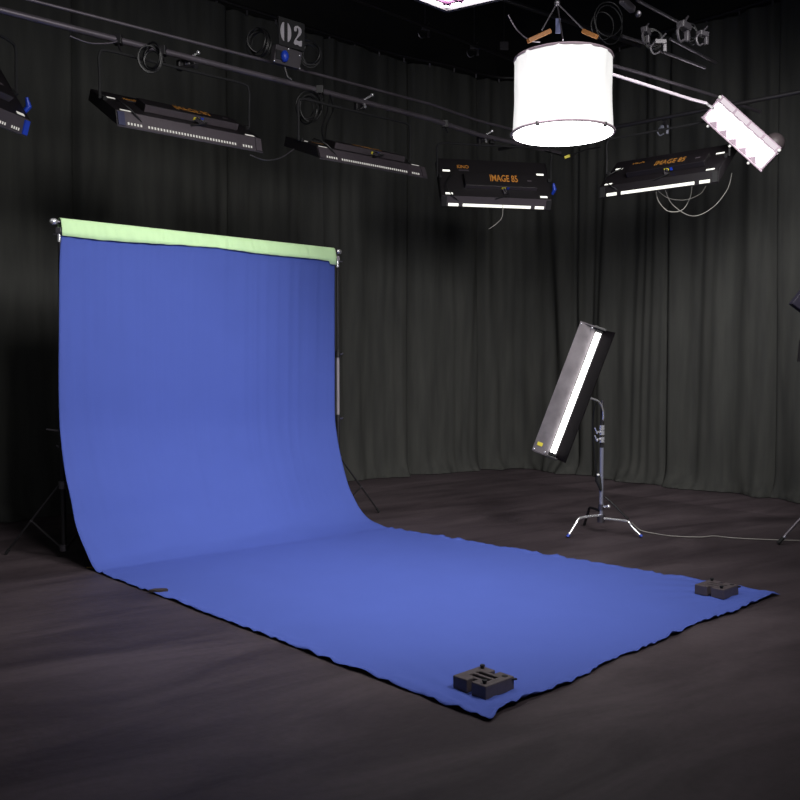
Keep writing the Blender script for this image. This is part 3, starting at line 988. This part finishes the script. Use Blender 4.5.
# ------------------------------------------------------------------ lantern
c0 = atY(562.6, 134, 6.5)
lz = c0.z
Rb, Rt, Hh = 0.352, 0.338, 0.520
ln = empty('drum_lantern', M4((c0.x, c0.y, lz)))
tag(ln, 'large lit white drum lantern with cloth skirt hanging from the grid', 'lantern')
b = MB()
NN = 96
rows = []
for j in range(13):
    t = j / 12
    row = []
    for i in range(NN):
        a = i / NN * 2 * math.pi
        r = Rb + (Rt - Rb) * t - 0.004 * math.sin(math.pi * t) + 0.020 * t * noise.noise(Vector((math.cos(a) * 6, math.sin(a) * 6, t * 2)))
        row.append(b.bm.verts.new((r * math.cos(a), r * math.sin(a), Hh * t)))
    rows.append(row)
for j in range(12):
    for i in range(NN):
        b.bm.faces.new((rows[j][i], rows[j][(i + 1) % NN], rows[j + 1][(i + 1) % NN], rows[j + 1][i]))
b.build('skirt', SILK, ln, True)
MB().tube([(0, 0, -0.006), (0, 0, 0.0)], Rb - 0.006, 64).build('diffuser', emis('lit_diffuser', (1.0, 0.99, 0.97), 12.0), ln)
ring = lambda r, z: [(r * math.cos(k / 64 * 2 * math.pi), r * math.sin(k / 64 * 2 * math.pi), z) for k in range(64)]
RIM = mat('rim_hoop', (0.22, 0.17, 0.20), 0.45, 0.3)
MB().tube(ring(Rb + 0.008, 0.004), 0.009, 8, closed=True).build('lower_hoop', RIM, ln, True)
MB().tube(ring(Rt + 0.004, Hh), 0.009, 8, closed=True).build('upper_hoop', RIM, ln, True)
for a in (-48, -128, 10, 170, 60, 120):
    x, y = (Rb + 0.008) * math.cos(R(a)), (Rb + 0.008) * math.sin(R(a))
    MB().box((x, y, 0), (0.026, 0.02, 0.03)).build('hoop_clip', BLACKM, ln, bevel=0.004)
inv = ln.matrix_world.inverted()
apex = inv @ atY(557, 3, 6.5)
for pq in (((550, 31), (528, 41)), ((583, 31), (597, 37))):
    a1, a2 = inv @ atY(*pq[0], 6.45), inv @ atY(*pq[1], 6.38)
    MB().bar(a1, a2, 0.035, 0.03).build('orange_spreader', ORANGEW, ln, bevel=0.004)
for tgt in ((542, 30, 6.45), (585, 31, 6.45), (563, 40, 6.3)):
    MB().tube([apex, inv @ atY(*tgt)], 0.005, 6).build('chain', STEEL, ln, True)
MB().box(inv @ atY(558, 26, 6.42), (0.035, 0.012, 0.10)).build('blue_strap', mat('blue_strap', (0.025, 0.03, 0.08), 0.7), ln)
MB().tube([apex, apex + Vector((0, 0, 0.5))], 0.008, 6).build('hanging_rope', mat('green_rope', (0.03, 0.12, 0.06), 0.8), ln, True)
MB().sphere(apex, 0.022).build('shackle', STEEL, ln, True)

# small yellow tag under the lantern's right side, on the pipe of the lettered lamp bank
c = atY(567, 157, 10.2)
o = MB().bar((-0.03, 0, -0.01), (0.03, 0, 0.015), 0.03, 0.03).build('cable_tag', YELLOW, None, bevel=0.004); o.location = c
tag(o, 'tiny yellow cable tag just below the lantern', 'tag')
cable('hanging_cable', [atY(545, 151, 10.5), atY(556, 154, 10.3), atY(567, 156, 10.2), atY(585, 150, 10.3), atY(600, 147, 10.4)], 0.008, CABLE,
      'black cable passing below the lantern')

# ------------------------------------------------------------------ softbox at the top edge
C0 = atZ(447, 8, 4.05)
d1 = -e
d2 = Vector((0.60, -0.62, -0.10)).normalized()
sx, sy = 1.2, 0.9
ZN = d1.cross(d2).normalized()
if ZN.z > 0: ZN = -ZN
sbx = empty('overhead_softbox', frame(C0, d1, d2, d1.cross(d2).normalized()))
tag(sbx, 'lit square softbox at the top edge left of the lantern, only its corner visible', 'softbox')
sz = 1 if d1.cross(d2).z < 0 else -1      # +1: local z points down
MB().box((sx / 2, sy / 2, -0.09 * sz), (sx * 0.9, sy * 0.9, 0.16)).build('housing', BLACKP, sbx, bevel=0.02)
fr = MB()
for cc, dd in (((sx / 2, 0, 0), (sx, 0.035, 0.05)), ((sx / 2, sy, 0), (sx, 0.035, 0.05)), ((0, sy / 2, 0), (0.035, sy, 0.05)), ((sx, sy / 2, 0), (0.035, sy, 0.05))):
    fr.box(cc, dd)
fr.build('frame', GREYBOX, sbx)
MB().box((sx / 2, sy / 2, 0.0), (sx - 0.04, sy - 0.04, 0.006)).build('diffuser', SOFTB, sbx)
gr = MB()
PURP = mat('purple_grid', (0.10, 0.02, 0.08), 0.6)
for k in range(1, 10):
    gr.box((sx * k / 10, sy / 2, 0.016 * sz), (0.022, sy - 0.16, 0.02))
for k in range(1, 8):
    gr.box((sx / 2, sy * k / 8, 0.016 * sz), (sx - 0.16, 0.022, 0.02))
gr.build('egg_crate', PURP, sbx)
MB().tube([(sx / 2, sy / 2, -0.1 * sz), (sx / 2, sy / 2, -0.6 * sz)], 0.02, 8).build('hanger', BLACKP, sbx, True)

# ------------------------------------------------------------------ bulb panel
Yp = 9.0
pc = atY(740, 135, Yp)
ax = (atY(771, 162, Yp - 0.10) - atY(710, 107, Yp + 0.10)).normalized()
toc = (Vector((0.3, 0, 1.6)) - pc).normalized()
nz = (toc - ax * toc.dot(ax)).normalized()
nz = (nz + Vector((0, 0, -0.35))); nz = (nz - ax * nz.dot(ax)).normalized()
ay = nz.cross(ax).normalized()
bp_ = empty('bulb_panel', frame(pc, ax, ay, nz))
tag(bp_, 'glaring white bulb panel tilted at the upper right, at the end of the pale pipe', 'studio lamp')
PL, PW = 0.78, 0.215
PFRAME = mat('pale_frame', (0.42, 0.33, 0.39), 0.4, 0.2)
MB().box((0, 0, -0.06), (PL, PW, 0.10)).build('housing', BLACKP, bp_, bevel=0.01)
fr = MB()
for sgn in (-1, 1):
    fr.box((0, sgn * PW / 2, 0.01), (PL + 0.03, 0.016, 0.05)).box((sgn * PL / 2, 0, 0.01), (0.016, PW, 0.05))
fr.build('frame', PFRAME, bp_, bevel=0.003)
MB().box((0, 0, -0.006), (PL - 0.02, PW - 0.02, 0.006)).build('reflector', emis('reflector_glow', (1.0, 0.93, 0.97), 1.3), bp_)  # bulb light on the reflector is given as its own glow
for k in range(6):
    x = -PL / 2 + PL * (k + 0.5) / 6
    for y in (-0.035, 0.055):
        MB().sphere((x, y, 0.012), 0.045, (1, 1, 0.45)).build('bulb', PANELB, bp_, True)
for k in range(5):
    x = -PL / 2 + PL * (k + 1) / 6
    MB().poly([(x - 0.045, -PW / 2 + 0.012), (x + 0.045, -PW / 2 + 0.012), (x, -PW / 2 + 0.06)], 0.0, 0.02).build('bulb_divider', PFRAME, bp_)
# top flap of four clear cells, bulb light on them put in as glow
fp = MB()
for k in range(4):
    x0 = -PL / 2 + 0.02 + k * (PL - 0.04) / 4
    fp.box((x0 + 0.095, PW / 2 + 0.03, 0.05), (0.16, 0.045, 0.006))
fp.build('flap_cells', emis('flap_glow', (1.0, 0.88, 0.95), 0.85), bp_)
MB().box((0, PW / 2 + 0.03, 0.044), (PL, 0.07, 0.005)).build('top_flap', PFRAME, bp_)
for x in (-PL / 2, PL / 2):
    MB().sphere((x, PW / 2 + 0.035, 0.05), 0.017).build('flap_knob', WHITEPL, bp_, True)
for x in (-0.30, 0.0, 0.25):
    MB().sphere((x, -PW / 2 - 0.03, 0.01), 0.015).build('frame_knob', WHITEPL, bp_, True)
MB().tube(smooth_path([(-PL / 2, 0, -0.06), (-0.25, 0.05, -0.30), (0.15, 0.05, -0.30), (PL / 2, 0, -0.06)], 6), 0.014, 8).build('yoke', BLACKP, bp_, True)
MB().sphere((0.28, 0.12, -0.16), 0.10).build('fan_hood', PLASTIC, bp_, True)
for xx, yy, zz, lab in ((722, 107, 9.0, 'x'),):
    MB().tube([(-PL / 2 + 0.02, 0.0, -0.10), bp_.matrix_world.inverted() @ q1[-1]], 0.014, 8).build('mount_arm', BLACKP, bp_, True)
c = atY(727, 145, 9.05)

# ------------------------------------------------------------------ C-stand
BC = Vector((1.885, 8.43, 0))
cs = empty('chrome_stand', M4(BC))
tag(cs, 'chrome turtle base stand with bent arm under the tilted tube light', 'light stand')
MB().tube([(0, 0, 0.10), (0, 0, 0.62)], 0.018, 14).tube([(0, 0, 0.55), (0, 0, 0.80)], 0.0182, 14).build('column', BLUECHROME, cs, True)
MB().tube([(0, 0, 0.80), (0, 0, 1.17)], 0.0155, 14).build('riser', BLACKP, cs, True)
MB().tube([(0, 0, 0.10), (0, 0, 0.17)], 0.036, 16).tube([(0, 0, 0.22), (0, 0, 0.27)], 0.028, 16).build('base_hub', STEEL, cs, True)
MB().tube([(0, 0, 0.245), (0.05, -0.05, 0.255)], 0.010, 8).sphere((0.055, -0.055, 0.256), 0.018).build('base_knob', CHROME, cs, True)
for k, (fx, fy, mz, hz, lm) in enumerate(((1.52, 8.16, 0, 0.165, CHROME), (2.20, 8.17, 0, 0.135, CHROME), (1.80, 8.78, 0, 0.20, BLACKP))):
    foot = Vector((fx, fy, 0.012)) - BC
    d = Vector((foot.x, foot.y, 0))
    pts = [Vector((0, 0, hz)), d * 0.35 + UP * (hz + 0.004), d * 0.62 + UP * (hz + 0.002), d * 0.70 + UP * (hz - 0.012), d * 0.76 + UP * (hz - 0.045), foot]
    pts = smooth_path(pts, 5)
    lg = MB().tube(pts, 0.0125, 10).build('leg', lm, cs, True)
    MB().tube([pts[-1].lerp(pts[-5], 0.22), pts[-1]], 0.014, 10).build('foot_cap', BLUEPL if k < 2 else BLACKM, lg, True)
for z in (0.875, 0.945, 0.985):
    k = MB().tube([(0, 0, z - 0.025), (0, 0, z + 0.025)], 0.025, 14).build('riser_collar', CHROME, cs, True)
    if z != 0.985:
        MB().tube([(0, -0.01, z), (-0.05, -0.03, z + 0.005)], 0.010, 8).tube([(-0.05, -0.03, z - 0.012), (-0.075, -0.035, z + 0.045)], 0.007, 8).build('t_handle', CHROME, k, True)
# bent arm to the fixture
inv = cs.matrix_world.inverted()
arm = [Vector((0, 0, 1.14))] + [inv @ atY(x, y, yy) for x, y, yy in ((603, 420, 8.42), (603, 411, 8.40), (600, 403, 8.36), (596, 400, 8.32), (589, 398, 8.27), (582, 397, 8.22))]
MB().tube(smooth_path(arm, 6), 0.009, 10).build('bent_arm', CHROME, cs, True)
MB().tube([(0, 0, 1.16), (0, 0, 1.24)], 0.014, 12).build('arm_socket', STEEL, cs, True)
# ------------------------------------------------------------------ tube light
Yt = 8.12
tt, tb = atY(599, 332, Yt), atY(552.5, 454, Yt)
ay = (tt - tb).normalized()
tc = (tt + tb) / 2
view = (Vector((0, 0, 1.6)) - tc).normalized()
nn = (view - ay * view.dot(ay)).normalized()
ax = ay.cross(nn).normalized()
HLn = (tt - tb).length / 2
tl = empty('tube_light', frame(tc, ax, ay, nn))
tag(tl, 'long tilted tube light with two lit fluorescent tubes and metal reflector wings', 'studio lamp')
L_ = HLn + 0.03
MB().box((0.0, 0, -0.022), (0.085, 2 * L_, 0.03)).build('spine', BLACKP, tl, bevel=0.004)
lw = MB()
lw.prism([(-L_ + 0.0, -0.003), (L_, -0.003), (L_, 0.003), (-L_, 0.003)], -0.155, 0.0).build('left_wing', REFL, tl,
    mtx=Matrix.Translation((-0.036, 0, -0.008)) @ Matrix.Rotation(R(16), 4, 'Y'))
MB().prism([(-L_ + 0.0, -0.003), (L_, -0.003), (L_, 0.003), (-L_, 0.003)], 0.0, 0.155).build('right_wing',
    mat('shaded_wing', (0.0030, 0.0022, 0.0030), 0.7, 0.0, 0.03, noise_amt=0.3), tl, mtx=Matrix.Translation((0.038, 0, -0.008)) @ Matrix.Rotation(R(-52), 4, 'Y') )  # this wing's shade is put into its near-black colour
for x in (-0.014, 0.013):
    tbn = MB().tube([(x, -HLn + 0.01, 0.012), (x, HLn - 0.01, 0.012)], 0.012, 12).build('fluorescent_tube', TUBE, tl, True)
    for sgn in (-1, 1):
        MB().tube([(x, sgn * (HLn - 0.012), 0.012), (x, sgn * (HLn + 0.012), 0.012)], 0.018, 12).build('tube_socket', BLACKM, tbn, True)
for sgn in (-1, 1):
    MB().box((0, sgn * (L_ + 0.002), -0.002), (0.11, 0.022, 0.05)).build('end_bracket', BLACKP, tl, bevel=0.004)
    for x in (-0.17, -0.07):
        MB().sphere((x, sgn * (L_ - 0.02), 0.02 + (0.045 if x < -0.1 else 0.01)), 0.007).build('rivet', CHROME, tl, True)
    MB().box((-0.115, sgn * (L_ + 0.001), 0.026), (0.14, 0.010, 0.012), Matrix.Identity(4)).build('wing_edge', GREYLIP, tl)
st = MB().box((0, 0, 0), (0.05, 0.032, 0.002)).build('yellow_sticker', YELLOW, tl)
st.matrix_local = Matrix.Translation((-0.135, -L_ + 0.075, 0.028)) @ Matrix.Rotation(R(16), 4, 'Y')
MB().box((0.03, -0.02, -0.05), (0.05, 0.10, 0.04)).build('mount_plate', BLACKP, tl, bevel=0.004)
# connector hanging on the stand, with its cables
hb = empty('cable_connector', M4(atY(598, 482, 8.40)))
tag(hb, 'small black cable connector hanging beside the chrome stand column', 'connector')
MB().tube([(0.0, 0, 0.09), (0.0, 0, 0.02), (0.03, 0.01, -0.08)], [0.012, 0.03, 0.012], 10).build('plug', BLACKM, hb, True)
MB().sphere((-0.005, -0.025, 0.07), 0.013).build('white_cap', WHITEPL, hb, True)
cable('lamp_lead', [atY(596, 402, 8.3), atY(593, 420, 8.35), atY(594, 450, 8.38), atY(597, 474, 8.40)], 0.004, CABLE, 'thin black lead running down from the tube light to the connector')
cable('lamp_lead', [atY(605, 497, 8.46), atY(612, 503, 8.42), atY(620, 511, 8.35), atY(628, 519, 8.27)], 0.010, CABLE, 'black lead slanting from the stand column down to its right leg')
cable('floor_cable', [atZ(632, 523, 0.10), atZ(640, 530, 0.03), atZ(652, 533, 0.012), atZ(672, 536, 0.012), atZ(700, 537, 0.012), atZ(714, 536, 0.012), atZ(735, 538, 0.012), atZ(780, 540, 0.012), atZ(840, 541, 0.012)],
      0.0045, WCABLE, 'thin pale cable running along the floor from the chrome stand to the right')

# ------------------------------------------------------------------ stand and lamp at the right edge
RS = Vector((3.86, 7.98, 0))
rs = empty('light_stand', M4(RS))
tag(rs, 'dark light stand at the right edge, only one leg foot visible', 'light stand')
MB().tube([(0, 0, 0.1), (0, 0, 2.0)], 0.018, 12).build('column', BLACKP, rs, True)
MB().tube([(0, 0, 0.50), (0, 0, 0.57)], 0.034, 12).build('leg_collar', BLACKP, rs, True)
for k, ft in enumerate((Vector((3.307, 7.858, 0.015)) - RS, Vector((0.40, -0.42, 0.015)), Vector((0.25, 0.50, 0.015)))):
    d = Vector((ft.x, ft.y, 0)).normalized()
    lg = MB().tube([d * 0.03 + UP * 0.53, ft], 0.013, 10).build('leg', PIPE, rs, True)
    MB().tube([ft.lerp(UP * 0.53, 0.09), ft], 0.017, 10).build('rubber_foot', BLACKM, lg, True)
    MB().tube([ft.lerp(UP * 0.53, 0.12), ft.lerp(UP * 0.53, 0.09)], 0.0145, 10).build('blue_band', BLUECHROME, lg, True)
DPUR = mat('dark_purple_panel', (0.008, 0.006, 0.018), 0.6)
pc = Vector((3.79, 7.90, 2.12))
lp = empty('panel_light', frame(pc, Vector((0.80, 0, -0.60)), Vector((0.60, 0, 0.80)), Vector((0, -1, 0))))
tag(lp, 'dark purple panel lamp cut off by the right edge, corner pointing left', 'studio lamp')
cL = lp.matrix_world.inverted() @ Vector((3.395, 7.90, 2.105))
hx = -cL.x; hy = abs(cL.y)
MB().box((0, 0, 0), (2 * hx, 2 * max(hy, 0.2), 0.08)).build('housing', DPUR, lp, bevel=0.004)
MB().box((0, 0, -0.06), (0.3, 0.3, 0.06)).build('back_box', BLACKP, lp, bevel=0.01)
bdp = lp.matrix_world.inverted() @ Vector((3.47, 7.88, 1.79))
MB().poly([(bdp.x, bdp.y), (bdp.x + 0.10, bdp.y - 0.16), (bdp.x + 0.30, bdp.y - 0.02), (bdp.x + 0.20, bdp.y + 0.14)], 0.02, 0.035).build('lower_flap', BLACKP, lp)
MB().tube([(0, 0, -0.05), lp.matrix_world.inverted() @ (RS + UP * 1.98)], 0.015, 8).build('mount', BLACKP, lp, True)

# ------------------------------------------------------------------ odds on the floor
o = MB().poly([(-0.06, -0.02), (0.0, -0.035), (0.07, 0.0), (0.05, 0.03), (-0.03, 0.025)], 0.004, 0.02).build('tape_scrap', mat('brown_tape', (0.03, 0.02, 0.015), 0.8, noise_amt=0.4, nscale=30), None)
o.location = atZ(158, 592, 0.008)
tag(o, 'crumpled dark tape scrap at the left edge of the blue cloth', 'tape')
o = MB().poly([(-0.05, -0.02), (0.03, -0.03), (0.06, 0.01), (-0.02, 0.03)], 0.002, 0.010).build('tape_scrap', mat('yellow_brown_tape', (0.20, 0.13, 0.03), 0.8, noise_amt=0.3), None)
o.location = atZ(94, 568, 0.0)
tag(o, 'small yellowish tape scrap where the left cloth edge meets the floor', 'tape')
